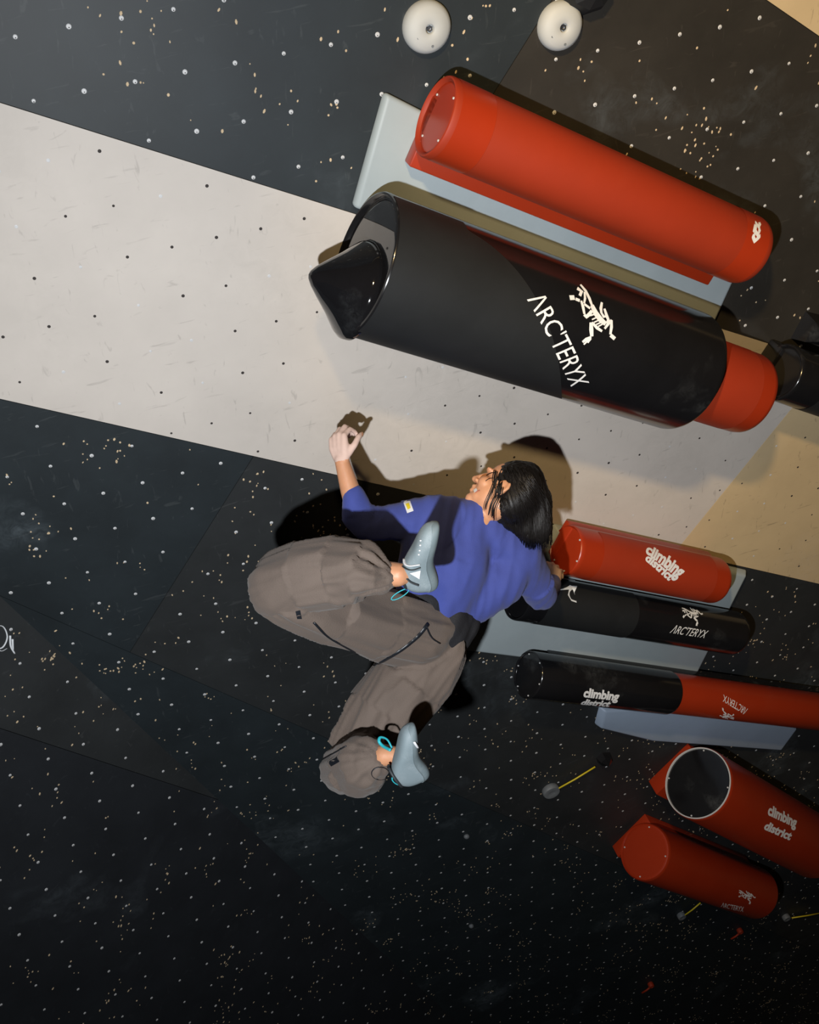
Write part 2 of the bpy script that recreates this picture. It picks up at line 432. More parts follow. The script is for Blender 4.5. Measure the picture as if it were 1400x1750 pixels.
def box_wall(name, s0, s1, t0, t1, h0, h1, m, parent, bw=.008, taper=0.0, pl=P1, seg=2):
    V = [pl.W(a, b, c) for c, q in ((h0, 0), (h1, taper)) for a, b in ((s0 + q, t0 + q), (s1 - q, t0 + q), (s1 - q, t1 - q), (s0 + q, t1 - q))]
    o = mk(name, V, [[0, 3, 2, 1], [4, 5, 6, 7], [0, 1, 5, 4], [1, 2, 6, 5], [2, 3, 7, 6], [3, 0, 4, 7]], m, parent)
    return bevel(o, bw, seg)
def wrap(tb, name, s0f, s1f, th0, th1, m, parent, lift=.0012, n_=48, ns=10):
    V, Fc = [], []
    for i in range(n_ + 1):
        th = th0 + (th1 - th0) * i / n_
        for k in range(ns + 1):
            a = s0f(th) + (s1f(th) - s0f(th)) * k / ns; V.append(tb.W(a, th, tb.r + lift))
    for i in range(n_):
        for k in range(ns):
            q = i * (ns + 1) + k; Fc.append([q, q + 1, q + ns + 2, q + ns + 1])
    return mk(name, V, Fc, m, parent)
def plate(name, pts, th, m, label, cat='plate', bw=.012, h0=.0005, taper=.012):
    st = [P1.st(*p) for p in pts]; c = np.mean(st, 0); n_ = len(st)
    ins = [q + (c - q) / np.linalg.norm(c - q) * taper for q in st]
    V = [P1.W(*q, h0) for q in st] + [P1.W(*q, h0 + th) for q in ins]
    Fc = [list(range(n_)), list(range(n_, 2 * n_))[::-1]] + [[i, i + n_, (i + 1) % n_ + n_, (i + 1) % n_] for i in range(n_)]
    o = mk(name, V, Fc, m, None, True, origin=P1.W(*c, 0)); bevel(o, bw, 3, 25)
    return props(o, label, cat)
def text_mesh(body, bold=0.0, shear=0.0):
    cu = bpy.data.curves.new('tmp', 'FONT'); cu.body = body; cu.offset = bold; cu.shear = shear; cu.resolution_u = 3
    o = bpy.data.objects.new('tmp', cu); COL.objects.link(o)
    dg = bpy.context.evaluated_depsgraph_get(); dg.update(); me = o.evaluated_get(dg).to_mesh()
    bm = bmesh.new(); bm.from_mesh(me); o.evaluated_get(dg).to_mesh_clear()
    bmesh.ops.triangulate(bm, faces=bm.faces)
    for _ in range(2):
        es = [e for e in bm.edges if e.calc_length() > .22]
        if es: bmesh.ops.subdivide_edges(bm, edges=es, cuts=1); bmesh.ops.triangulate(bm, faces=[f for f in bm.faces if len(f.verts) > 3])
    bm.verts.ensure_lookup_table(); bm.verts.index_update()
    V = np.array([v.co[:2] for v in bm.verts]); Fc = [[v.index for v in f.verts] for f in bm.faces]
    bm.free(); bpy.data.objects.remove(o); bpy.data.curves.remove(cu)
    V -= V.min(0) * np.array([1, 0]); V[:, 0] /= V[:, 0].max()
    return V, Fc
def strokes2d(lines, wd):
    V, Fc = [], []
    for ln in lines:
        ln = [np.array(p, float) for p in ln]
        ww = wd
        pts = []
        for i in range(len(ln) - 1):
            k_ = max(1, int(np.linalg.norm(ln[i + 1] - ln[i]) / .12)); pts += [ln[i] + (ln[i + 1] - ln[i]) * q / k_ for q in range(k_)]
        pts.append(ln[-1]); b = len(V)
        for i, p in enumerate(pts):
            tdir = pts[min(i + 1, len(pts) - 1)] - pts[max(i - 1, 0)]; tdir = tdir / (np.linalg.norm(tdir) + 1e-9)
            nn = np.array([-tdir[1], tdir[0]]); q = ww * (.75 if i in (0, len(pts) - 1) else 1)
            V += [p + nn * q, p - nn * q]
        for i in range(len(pts) - 1): Fc.append([b + 2 * i, b + 2 * i + 1, b + 2 * i + 3, b + 2 * i + 2])
    return np.array(V), Fc
def on_tube(tb, name, V, Fc, p0, p1, pu, m, parent, lift=.0022, H=1.0):
    """map flat outline onto the tube: pixels p0 baseline start, p1 baseline end, pu top above start"""
    a, b, c = tb.at(*p0), tb.at(*p1), tb.at(*pu); ex, ey = b - a, (c - a) / H
    Q = a + V[:, :1] * ex + V[:, 1:2] * ey
    return mk(name, [tb.W(q[0], q[1] / tb.r, tb.r + lift) for q in Q], Fc, m, parent, False)
# bird-skeleton emblem drawn as bone strokes, in a unit square
BIRD = [([(585, 160), (650, 280), (690, 430), (715, 560)], 30), ([(715, 560), (770, 700), (860, 820), (960, 900)], 52), ([(480, 250), (560, 300), (500, 390)], 38),
        ([(500, 225), (560, 290)], 24), ([(620, 310), (600, 430), (560, 530)], 24), ([(560, 540), (670, 620)], 30), ([(285, 430), (385, 425)], 58), ([(400, 450), (480, 480)], 38),
        ([(510, 480), (530, 600), (545, 720)], 28), ([(540, 730), (580, 770), (650, 720), (700, 660)], 36), ([(760, 720), (660, 750)], 17), ([(790, 780), (690, 820)], 17),
        ([(830, 830), (730, 870)], 17), ([(870, 870), (770, 910)], 17), ([(900, 900), (810, 945)], 17), ([(890, 1030), (790, 970), (690, 870)], 28), ([(670, 870), (680, 1000), (700, 1120)], 40),
        ([(690, 1130), (600, 1170), (540, 1220)], 30), ([(680, 1150), (570, 1265)], 22), ([(690, 1160), (640, 1235)], 18), ([(940, 985), (1010, 900), (1090, 830)], 28),
        ([(1085, 830), (1075, 960), (1055, 1090)], 30), ([(1060, 1100), (1150, 1170)], 45), ([(940, 500), (890, 620), (890, 700)], 30), ([(965, 620), (990, 740), (1020, 830), (980, 890)], 30), ([(880, 680), (930, 770), (990, 760)], 26)]
def bird(turn=0.0):
    """emblem in a unit square; turn stands it upright"""
    V, Fc = [], []; ca, sa = math.cos(turn), math.sin(turn)
    for ln, wd in BIRD:
        v, f = strokes2d([[(x / 1400, 1 - y / 1400) for x, y in ln]], wd / 1400); k = len(V)
        V += v.tolist(); Fc += [[i + k for i in q] for q in f]
    V = np.array(V) - .5; V = np.stack([V[:, 0] * ca - V[:, 1] * sa, V[:, 0] * sa + V[:, 1] * ca], 1)
    if turn: V -= V.min(0); V /= V.max(0)
    else: V += .5
    return V, Fc
def brand(tb, parent, p0, p1, pu, bold=.0): return on_tube(tb, 'lettering', *text_mesh("\u039bRC'TERYX", bold), p0, p1, pu, m_print, parent, H=.72)
def emblem(tb, parent, p0, p1, pu, turn=.96): return on_tube(tb, 'emblem', *bird(turn), p0, p1, pu, m_print, parent)
def words(tb, parent, body, p0, p1, pu, shear=.0): return on_tube(tb, 'lettering', *text_mesh(body, .045, shear), p0, p1, pu, m_print, parent, H=.72)
def screws(tb, s0, rad, parent, n_=6, ph=.3, r_=.006, m=None):
    for k in range(n_):
        q = ph + 2 * math.pi * k / n_
        c = tb.W(s0, q, rad); x, y, z = -R @ tb.pl.d, R @ tb.pl.t, R @ tb.pl.n
        ring = [[c + x * hh + (y * math.cos(a) + z * math.sin(a)) * r_ * f for a in np.linspace(0, 2 * math.pi, 8, endpoint=False)] for hh, f in ((-.001, 1), (.002, .8))]
        mk('screw', *loft(ring), m or m_tnut, parent, False)
def endcap(tb, s0, m, parent, r_, name='end_cap', side=-1, inset=.004):
    prof = [(s0 + side * -inset, r_ + .002), (s0 + side * -inset * .2, r_ - .004), (s0, r_ * .9), (s0, r_ * .5), (s0, .001)]
    return lathe(tb, prof, m, name, parent, 64)
def body_prof(s0, s1, r_, bv=.012, hollow=.012):
    """shell with rounded rims, ends recessed a little"""
    return [(s0 + .016, .001), (s0 + .016, r_ - hollow - .004), (s0 + .004, r_ - hollow), (s0, r_ - hollow * .6), (s0 + .002, r_ - .003), (s0 + bv * .6, r_), (s0 + bv * 2, r_),
            (s1 - bv * 2, r_), (s1 - bv, r_ - .002), (s1 - bv * .3, r_ - bv * .5), (s1, r_ - bv * 1.5), (s1, r_ - .04), (s1, .001)]

plate('backing_plate', [(653, 153), (598, 350), (1212, 562), (1258, 462)], .028, m_plate, 'grey-blue backing plate under the long red tube at the top')
plate('backing_plate', [(946, 892), (1277, 972), (1184, 1154), (770, 1102)], .045, m_plate, 'grey-blue backing plate beside the climber under the two short tubes', taper=.03)
plate('backing_plate', [(1022, 1205), (1014, 1236), (1102, 1260), (1334, 1276), (1362, 1238), (1300, 1190)], .04, m_plate2, 'violet-blue backing plate under the half black, half red tube', taper=.03)

# --- long red tube at the top
r, t, h = cyl_fit((1030, 247), (975, 372), 1.15); tb = Tube(r, t, h)
s0 = tb.s_end(740, 205); s1 = tb.s_end(1278, 432)
e = empty('tube_volume', P1.W((s0 + s1) / 2, t, 0), 'long red tube on a grey-blue plate, highest on the wall', 'climbing volume')
lathe(tb, body_prof(s0, s1, r, .014), m_redm, 'tube', e)
endcap(tb, s0 + .012, m_red, e, r * .88); screws(tb, s0 + .0105, r * .72, e, 4, .6, .004)
box_wall('base_block', s0 + .012, s1 - .03, t - r * 1.42, t + r * .35, .03, h * .62, m_red, e, .006)
wrap(tb, 'gloss_band', lambda q: s0 + .022, lambda q: s0 + .14, -.3, 2.9, m_red, e, ns=3)
wrap(tb, 'gloss_band', lambda q: s1 - .14, lambda q: s1 - .03, -.3, 2.9, m_red, e, ns=3)
on_tube(tb, 'lettering', *strokes2d([[(0, .2), (.5, .0), (1, .3)], [(.1, .5), (.6, .3), (.9, .6)], [(.2, .9), (.6, .7), (1, .95)], [(.2, .1), (.35, .9)], [(.7, .1), (.75, .95)], [(.0, .35), (.15, .75)]], .11), (1283, 410), (1296, 414), (1287, 376), m_print, e)

# --- big black tube with red sleeve
r, t, h = cyl_fit((950, 437), (875, 657), 1.02); tb = Tube(r, t, h)
s0 = tb.s_end(613, 462); s1 = tb.s_end(1160, 645)
e = empty('tube_volume', P1.W((s0 + s1) / 2, t, 0), 'big black tube with white bird emblem and a red end sleeve', 'climbing volume')
lathe(tb, body_prof(s0, s1, r, .012, .014), m_gloss, 'tube', e)
endcap(tb, s0 + .012, m_mirror, e, r * .90)
box_wall('base_block', s0 + .02, s1 - .05, t - r * .6, t + r * .6, .0, h * .8, m_gloss, e, .02)
rr_ = np.array([(606 - CX) / F, (494 - CY) / F, 1.0]); nose = P1.loc(rr_ * ((s0 + P1.O @ P1.d) / (rr_ @ P1.d)))   # pointed nose on the end face
tn = Tube(r * .70, nose[1], nose[2]); ln = .155
lathe(tn, [(s0 + .02, r * .70), (s0, r * .70), (s0 - ln * .12, r * .64), (s0 - ln * .40, r * .44), (s0 - ln * .68, r * .27), (s0 - ln * .88, r * .14), (s0 - ln * .97, r * .06), (s0 - ln, .001)], m_mirror, 'nose_cone', e, ang=60)
p_lo = tb.at(960, 668)[0]; p_hi = tb.at(800, 395)[0]; q_lo, q_hi = tb.at(960, 668)[1] / r, tb.at(800, 395)[1] / r
sa = tb.at(668, 470)[0]
wrap(tb, 'matte_wrap', lambda q: sa, lambda q: p_hi + (p_lo - p_hi) * ((q - q_hi) / (q_lo - q_hi)) ** .72 if q > q_hi else p_hi, q_hi - .25, min(q_lo + .35, 3.0), m_matte, e, n_=60, ns=24)
brand(tb, e, (900, 512), (976, 660), (925, 497))
emblem(tb, e, (940, 600), (1070, 600), (940, 470), 0)
r2, t2, h2 = cyl_fit((1240, 583), (1200, 723), h / cyl_fit((1240, 583), (1200, 723), 1.9)[0]); tb2 = Tube(r2, t2, h2)
s2 = tb2.s_end(1282, 668)
lathe(tb2, [(s1 - .03, .001), (s1 - .03, r2), (s2 - .03, r2), (s2 - .012, r2 - .003), (s2 - .003, r2 - .012), (s2, r2 - .03), (s2, .001)], m_red, 'red_sleeve', e)
wrap(tb2, 'matte_wrap', lambda q: s1 + .05, lambda q: s2 - .09, -.2, 3.0, m_redm, e, ns=4)

# --- black tube running out of frame on the right
tb = Tube(.115, P1.st(1345, 640, .14)[1], .14)
s0 = tb.s_end(1338, 625)
e = empty('tube_volume', P1.W(s0 + .4, tb.t, 0), 'black tube at the right edge behind the red sleeve', 'climbing volume')
lathe(tb, body_prof(s0, s0 + .95, tb.r, .01), m_gloss, 'tube', e); endcap(tb, s0 + .012, m_gloss, e, tb.r * .88)
box_wall('base_block', s0, s0 + .9, tb.t - .08, tb.t + .08, .0, .09, m_gloss, e, .01)
wrap(tb, 'matte_wrap', lambda q: s0 + .16, lambda q: s0 + .9, -.2, 3.0, m_matte, e, ns=4)
def gem(name, px, py, size, hh, m, label, cat='hold', n_=5, ph=.2, parent=None):
    s, tt = P1.st(px, py); base = [(s + size * math.cos(ph + 2 * math.pi * k / n_), tt + size * math.sin(ph + 2 * math.pi * k / n_) * .9) for k in range(n_)]
    V = [P1.W(*q, 0.0005) for q in base] + [P1.W(s + (a - s) * .72, tt + (b - tt) * .72, hh * .6) for a, b in base] + [P1.W(s + size * .12, tt - size * .1, hh)]
    Fc = [list(range(n_))[::-1]] + [[i, (i + 1) % n_, n_ + (i + 1) % n_, n_ + i] for i in range(n_)] + [[n_ + i, n_ + (i + 1) % n_, 2 * n_] for i in range(n_)]
    o = fixn(mk(name, V, Fc, m, parent, False, origin=P1.W(s, tt, 0) if parent is None else None))
    if parent is None: props(o, label, cat)
    return o
gem('pyramid_hold', 1385, 560, .095, .10, m_gloss, 'glossy black faceted hold above the black tube at the right edge', n_=4, ph=.9)
gem('dark_hold', 1000, -30, .10, .09, m_matte, 'black hold cut off by the top edge above the white discs', n_=9)

# --- short red tube beside the climber's hand
r, t, h = cyl_fit((1090, 922), (1065, 1003), 1.25); tb = Tube(r, t, h); TB_R3 = tb
s0 = tb.s_end(966, 940); s1 = tb.s_end(1224, 990); S0_R3 = s0
e = empty('tube_volume', P1.W((s0 + s1) / 2, t, 0), 'short red tube with white lettering gripped by the climber', 'climbing volume')
lathe(tb, body_prof(s0, s1, r, .012, .008), m_red, 'tube', e); endcap(tb, s0 + .010, m_red, e, r * .93); screws(tb, s0 + .0085, r * .82, e, 6, .4, .0045)
box_wall('base_block', s0 + .004, s1 - .03, t - r * .8, t + r * .8, .03, h * .7, m_red, e)
words(tb, e, 'climbing', (1102, 944), (1159, 988), (1107, 931)); words(tb, e, 'district', (1102, 957), (1144, 993), (1106, 945), .2)
wrap(tb, 'matte_wrap', lambda q: s0 + .12, lambda q: s1 - .10, -.2, 3.0, m_redm, e, ns=4)

# --- black tube below it
r, t, h = cyl_fit((1140, 1022), (1065, 1090), 1.15); tb = Tube(r, t, h); TB_B2 = tb
s0 = tb.s_end(885, 1015); s1 = tb.s_end(1256, 1082)
e = empty('tube_volume', P1.W((s0 + s1) / 2, t, 0), 'black tube under the short red tube, emblem above lettering, chalk on its end', 'climbing volume')
lathe(tb, body_prof(s0, s1, r, .016), m_gloss, 'tube', e); endcap(tb, s0 + .012, m_gloss, e, r * .88)
box_wall('base_block', s0 + .004, s1 - .05, t - r * .75, t + r * .75, .03, h * .7, m_gloss, e)
wrap(tb, 'matte_wrap', lambda q: s0 + .10, lambda q: s0 + .10 + (tb.at(1093, 1045)[0] - s0 - .10), -.2, 3.0, m_matte, e, ns=5)
brand(tb, e, (1144, 1081), (1203, 1090), (1153, 1068)); emblem(tb, e, (1163, 1066), (1199, 1071), (1164, 1036))

# --- half black, half red long tube
r, t, h = cyl_fit((1000, 1125), (1000, 1206), 1.35); tb = Tube(r, t, h)
s0 = tb.s_end(897, 1160); sm = tb.s_end(1140, 1185); s1 = tb.s_end(1400, 1218) + 1.0
e = empty('tube_volume', P1.W((s0 + s1) / 2, t, 0), 'long tube, black left half and red right half, reaching the right edge', 'climbing volume')
lathe(tb, body_prof(s0, sm, r, .008, .006), m_gloss, 'black_tube', e); endcap(tb, s0 + .008, m_gloss, e, r * .94); screws(tb, s0 + .0065, r * .86, e, 6, .2, .004)
lathe(tb, [(sm - .02, .001), (sm - .02, r * .93), (s1 - .02, r * .93), (s1, r * .8), (s1, .001)], m_red, 'red_tube', e)
box_wall('base_block', s0 + .12, s1 - .05, t - r * .7, t + r * .7, .03, h * .7, m_gloss, e)
words(tb, e, 'climbing', (996, 1190), (1056, 1197), (999, 1175)); words(tb, e, 'district', (992, 1203), (1042, 1207), (995, 1194), .25)
tbr = Tube(r * .93, t, h)
brand(tbr, e, (1278, 1211), (1236, 1187), (1272, 1221)); emblem(tbr, e, (1254, 1213), (1228, 1208), (1254, 1230))

# --- two lower red tubes
def low_tube(axis, sil, k, endc, s1p, corners, cap_m, label):
    pl = turned(*axis); r, t, h = cyl_fit(*sil, k, pl); tb = Tube(r, t, h, pl)
    s0 = tb.s_end(*endc); s1 = tb.s_end(*s1p)
    e = empty('tube_volume', pl.W((s0 + s1) / 2, t, 0), label, 'climbing volume')
    lathe(tb, body_prof(s0, s1, r, .012, .006), m_red, 'tube', e)
    a, b = pl.st(*corners[0]), pl.st(*corners[1]); ln = s1 - s0 - .12; a[0] = max(a[0], s0 + .012); b[0] = max(b[0], s0 + .012)
    q4 = [a, b, b + np.array([ln, 0]), a + np.array([ln, 0])]
    V = [pl.W(*q, hh) for hh in (.0, h * .42) for q in q4]
    bevel(mk('base_block', V, [[0, 3, 2, 1], [4, 5, 6, 7], [0, 1, 5, 4], [1, 2, 6, 5], [2, 3, 7, 6], [3, 0, 4, 7]], m_red, e), .005, 2)
    return tb, e, s0, s1, r
tb, e, s0, s1, r = low_tube(((1184, 1343), (1400, 1460)), ((1298, 1328), (1256, 1440)), 1.15, (1178, 1349), (1385, 1450), ((1166, 1264), (1108, 1335)), m_gloss, 'red tube with a round black end, lower right of the wall')
endcap(tb, s0 + .006, m_gloss, e, r * .985, 'black_end')
ring = lathe(tb, [(s0 + .004, r * .985), (s0 - .004, r * .975), (s0 - .004, r * .95), (s0 + .006, r * .94)], m_tnut, 'end_ring', e); screws(tb, s0 + .002, r * .9, e, 4, .8, .005)
words(tb, e, 'climbing', (1311, 1391), (1360, 1414), (1314, 1374)); words(tb, e, 'district', (1305, 1416), (1351, 1436), (1309, 1402), .25)
tb, e, s0, s1, r = low_tube(((1101, 1455), (1290, 1525)), ((1220, 1450), (1175, 1533)), 1.15, (1099, 1457), (1290, 1527), ((1102, 1390), (1046, 1446)), m_red, 'lowest red tube with a small white emblem, plain red end')
endcap(tb, s0 + .006, m_red, e, r * .95); screws(tb, s0 + .0045, r * .86, e, 4, .8, .005)
emblem(tb, e, (1259, 1538), (1288, 1547), (1263, 1518)); brand(tb, e, (1232, 1549), (1270, 1558), (1234, 1542))

# --- white disc holds
def disc_hold(px, py, rad, label):
    s, tt = P1.st(px, py); base = P1.W(s, tt, 0); e = empty('disc_hold', base, label, 'hold', 'white disc holds')
    prof = [(rad, .0005), (rad * 1.0, .012), (rad * .93, .026), (rad * .78, .036), (rad * .5, .042), (rad * .22, .043), (rad * .17, .040), (rad * .16, .03), (.0005, .03)]
    rr = [[P1.W(s + q_ * math.cos(a), tt + q_ * math.sin(a), hh) for a in np.linspace(0, 2 * math.pi, 40, endpoint=False)] for q_, hh in prof]
    sharp(fixn(mk('dome', *loft(rr), m_disc, e)), 50)
    rr = [[P1.W(s + q_ * math.cos(a), tt + q_ * math.sin(a), hh) for a in np.linspace(0, 2 * math.pi, 6, endpoint=False)] for q_, hh in ((.009, .028), (.009, .037), (.004, .037), (.004, .033))]
    mk('bolt', *loft(rr), m_steel, e, False)
    for dx, dy in ((-.022, -.035), (.028, -.038)):
        rr = [[P1.W(s + dx + q_ * math.cos(a), tt + dy + q_ * math.sin(a), hh) for a in np.linspace(0, 2 * math.pi, 8, endpoint=False)] for q_, hh in ((.005, .030), (.004, .040))]
        mk('screw', *loft(rr), m_grey, e, False)
disc_hold(728, 45, .073, 'white disc hold nearer the left edge, above the long red tube')
disc_hold(955, 43, .071, 'white disc hold beside the black hold at the top edge')

# --- thin sticks on the wall
def stick(p_disc, p_end, m, label, dr, blob=True, cat='stick', sr=.008, dm=None):
    a, b = P1.st(*p_disc), P1.st(*p_end)
    e = empty('wall_stick', P1.W(*((a + b) / 2), 0), label, cat)
    mb = MB(); mb.add(*tube([P1.W(*(a + (b - a) * .12), .025), P1.W(*(a + (b - a) * .5), .028), P1.W(*(a + (b - a) * .95), .025)], sr, sr, 8, .6)); mk('stick', mb.V, mb.F, m, e)
    rr = [[P1.W(a[0] + q_ * math.cos(x), a[1] + q_ * math.sin(x), hh) for x in np.linspace(0, 2 * math.pi, 20, endpoint=False)] for q_, hh in ((dr * .96, .0005), (dr, .006), (dr, .024), (dr * .9, .032), (dr * .5, .034), (dr * .3, .030))]
    sharp(mk('round_end', *loft(rr), dm or m_grey, e), 50)
    if blob: gem('anchor_hold', p_end[0] + 14, p_end[1] - 8, .05, .06, m_gloss, None, n_=6, parent=e)
stick((940, 1348), (1018, 1302), m_yellow, 'yellow stick between a grey disc and a small black hold, beside the lower tubes', .05)
stick((1163, 1562), (1196, 1536), m_yellow, 'yellow stick half hidden below the lowest red tube', .03, False)
stick((1342, 1565), (1410, 1553), m_yellow, 'yellow stick at the right edge below the red tubes', .03)
stick((1263, 1588), (1246, 1600), m_redm, 'small red peg just below the lowest red tube', .022, False, 'peg', .012, m_redm)
stick((1111, 1680), (1094, 1692), m_redm, 'small red peg near the bottom edge of the wall', .022, False, 'peg', .012, m_redm)
def knob(px, py, rad, label):
    s, tt = P1.st(px, py); mb = MB(); ellipsoid(mb, P1.W(s, tt, .006), (DW, TW, NW), (rad, rad * .9, .014), 12)
    props(mk('foot_chip', mb.V, mb.F, m_grey, None, True, origin=P1.W(s, tt, 0)), label, 'hold')
knob(797, 1428, .017, 'small grey foot chip below the climber on the black boards')
knob(805, 1581, .016, 'small grey foot chip low on the black boards near the bottom')

# --- chalk marks written on the left facet
mb = MB()
for ln in ([(-14, 1072), (4, 1070), (12, 1088), (4, 1106), (-12, 1108)], [(-14, 1096), (0, 1112), (12, 1108)], [(17, 1086), (18, 1104), (25, 1117)], [(21, 1092), (22, 1112)]):
    pts = [P2.W(*P2.st(*p), .0012) for p in catmull(np.array(ln, float), 5)]
    mb.add(*tube(pts, .0045, .0035, 6, .35))
mk('chalk_writing', mb.V, mb.F, m_chalk, wall_left)

# ------------------------------------------------------------------ the climber
m_skin = mat('skin', (.50, .24, .13), .5, .10, 40, bump=.05, bscale=120)
m_skin.node_tree.nodes['Principled BSDF'].inputs['Subsurface Weight'].default_value = .08
m_hair = mat('hair', (.006, .005, .005), .5, .4, 90, spec=.3)
m_blue = mat('blue_knit', (.036, .054, .245), .85, .12, 25, bump=.25, bscale=500, sheen=.08)
m_pants = mat('brown_cloth', (.112, .084, .068), .85, .16, 9, bump=.2, bscale=260, sheen=.08)
m_band = mat('black_cloth', (.009, .009, .012), .8, .3, 60, bump=.2, bscale=200)
m_pipe = mat('dark_piping', (.010, .012, .016), .4, .3, 60)
m_shoe = worn('shoe_suede', (.17, .215, .235), (.40, .44, .46), .6, lo=.45, hi=.7, sc=14, amt=.5, var=.18)
m_rubber = worn('shoe_rubber', (.14, .18, .195), (.34, .38, .40), .55, lo=.45, hi=.7, sc=12, amt=.5, var=.2)
m_dark = mat('dark_strap', (.02, .024, .028), .6, .2)
m_teal = mat('teal_tape', (.02, .36, .42), .5, .1)
m_whitec = mat('white_trim', (.62, .62, .64), .6, .06)
m_lip = mat('lips', (.34, .10, .07), .45, .1)
m_chalkskin = mat('chalked_skin', (.56, .40, .34), .8, .1, 60)

def camvec(v): v = R @ np.array(v, float); return v / np.linalg.norm(v)
J = lambda x, y, z, r_: (PX(x, y, z), r_)
# -- joints: pixel, distance from the camera, radius
L_SH, L_EL, L_WR = PX(745, 882, 3.42), PX(614, 893, 3.37), PX(584, 786, 3.37)
NECK, R_SH, R_EL = PX(815, 884, 3.47), PX(892, 948, 3.54), PX(924, 1014, 3.72)
R_WR = c2w(P1.pix(944, 996, .30))
PEL = PX(740, 1072, 3.46)
L_HIP, L_KN, L_AN = PX(712, 1072, 3.40), PX(494, 1003, 3.05), PX(680, 982, 2.905)
R_HIP, R_KN, R_AN = PX(742, 1112, 3.50), PX(596, 1306, 3.42), PX(658, 1291, 3.15)
# -- head frame
Fw = camvec((-.74, -.55, .38)); Up = np.array(camvec((.66, -.72, .24))); Up -= Fw * (Up @ Fw); Up /= np.linalg.norm(Up); Lf = np.cross(Up, Fw)
if (R.T @ Lf)[2] > 0: Lf = -Lf
HC = PX(861, 838, 3.44)
hd = lambda l, f, u: HC + l * Lf + f * Fw + u * Up
body = MB()
ellipsoid(body, hd(0, -.014, .028), (Lf, Fw, Up), (.073, .094, .084))
ellipsoid(body, hd(0, .026, -.034), (Lf, Fw, Up), (.056, .060, .074))
ellipsoid(body, hd(0, .070, -.094), (Lf, Fw, Up), (.024, .020, .020))
ellipsoid(body, hd(0, .050, -.078), (Lf, Fw, Up), (.040, .030, .026))
chain(body, [(hd(0, .082, .012), .010), (hd(0, .098, -.012), .011), (hd(0, .107, -.026), .0125)])
for q in (-1, 1):
    ellipsoid(body, hd(q * .012, .094, -.030), (Lf, Fw, Up), (.010, .010, .008))
    ellipsoid(body, hd(q * .033, .055, -.030), (Lf, Fw, Up), (.027, .027, .027))
    ellipsoid(body, hd(q * .030, .072, .018), (Lf, Fw, Up), (.026, .016, .010))
    ellipsoid(body, hd(q * .075, -.016, -.022), (Lf, Fw + .25 * q * Lf, Up), (.008, .021, .033))
    chain(body, [(hd(q * .079, -.030, .004), .006), (hd(q * .082, -.036, -.014), .006), (hd(q * .078, -.026, -.044), .006)])
ellipsoid(body, hd(0, .086, -.053), (Lf, Fw, Up), (.023, .013, .0075)); ellipsoid(body, hd(0, .083, -.069), (Lf, Fw, Up), (.020, .013, .0085))
chain(body, [(hd(0, -.022, -.05), .054), (NECK + .02 * Up, .054), (NECK, .065)])
# trunk, arms and legs
chain(body, [(L_SH, .055), (NECK, .06), (R_SH, .055)]); chain(body, [(NECK, .075), (PX(775, 965, 3.48), .085), (PEL, .082)])
chain(body, [(L_SH, .052), (L_EL, .037), (PX(598, 835, 3.37), .034), (L_WR, .025)])
chain(body, [(R_SH, .052), (R_EL, .037), (R_WR, .026)])
chain(body, [(L_HIP, .072), (L_KN, .058), (PX(600, 980, 2.95), .052), (L_AN, .036)]); chain(body, [(R_HIP, .075), (R_KN, .058), (PX(625, 1300, 3.25), .052), (R_AN, .036)])
# ankles run on into the shoes
L_FT = PX(716, 978, 2.93); R_FT = PX(690, 1290, 3.12)
chain(body, [(L_AN, .036), (L_FT, .022)]); chain(body, [(R_AN, .036), (R_FT, .022)])
def hand(mb, wr, a, c, b, curls, thumb, k=1.0):
    """wrist, direction to knuckles, direction the fingers curl, direction towards the index side"""
    a, c, b = [np.array(v) / np.linalg.norm(v) for v in (a, c, b)]
    kn = []
    for q, (off, ln) in enumerate(((.030, .080), (.010, .086), (-.010, .082), (-.029, .072))):
        k0 = wr + a * ln * k + b * off * k; kn.append(k0)
        chain(mb, [(wr + b * off * .55 * k + a * .006, .0165 * k), (wr + a * ln * .55 * k + b * off * .9 * k - c * .003, .0155 * k), (k0, .0115 * k)])
    for q, (k0, L3) in enumerate(zip(kn, ((.042, .025, .021), (.046, .029, .022), (.043, .027, .022), (.034, .020, .019)))):
        p = k0; an = 0; r_ = .0098 * k if q < 3 else .0088 * k
        for l_, cu in zip(L3, curls[q]):
            an += cu; dv = a * math.cos(an) + c * math.sin(an) + b * (.06 * (1.5 - q)) * math.cos(an)
            p2 = p + dv * l_ * k; chain(mb, [(p, r_), (p2, r_ * .90)]); p = p2; r_ *= .92
    p = wr + b * .026 * k + a * .018 * k + c * .006; r_ = .0135 * k
    for l_, dv in zip((.040, .032, .026), thumb):
        dv = a * dv[0] + b * dv[1] + c * dv[2]; dv /= np.linalg.norm(dv); p2 = p + dv * l_ * k; chain(mb, [(p, r_), (p2, r_ * .86)]); p = p2; r_ *= .86
la, lc = camvec((-.17, -.98, -.02)), camvec((.62, .06, .78)); lb = camvec((.77, -.06, -.60))
hand(body, L_WR, la, lc, lb, [(.9, .9, .6), (.8, 1.0, .6), (.8, 1.0, .6), (.8, .9, .6)], ((.75, .6, .35), (.8, .15, .6), (.5, -.1, .9)))
ra, rc, rb = camvec((.10, -.62, .55)), camvec((.35, .45, .80)), camvec((-.86, -.35, .10))
hand(body, R_WR, ra, rc, rb, [(.9, 1.0, .6)] * 4, ((.5, .6, .5), (.8, .1, .6), (.6, -.2, .8)))
V, N_, Fc = remesh(body, .0045, 4, .5)
person = mk('person', V, Fc, m_skin, None, True, origin=PEL)
props(person, 'climber in a blue sweater and brown baggy trousers leaping across the wall', 'person')
person.data.materials.append(m_chalkskin)
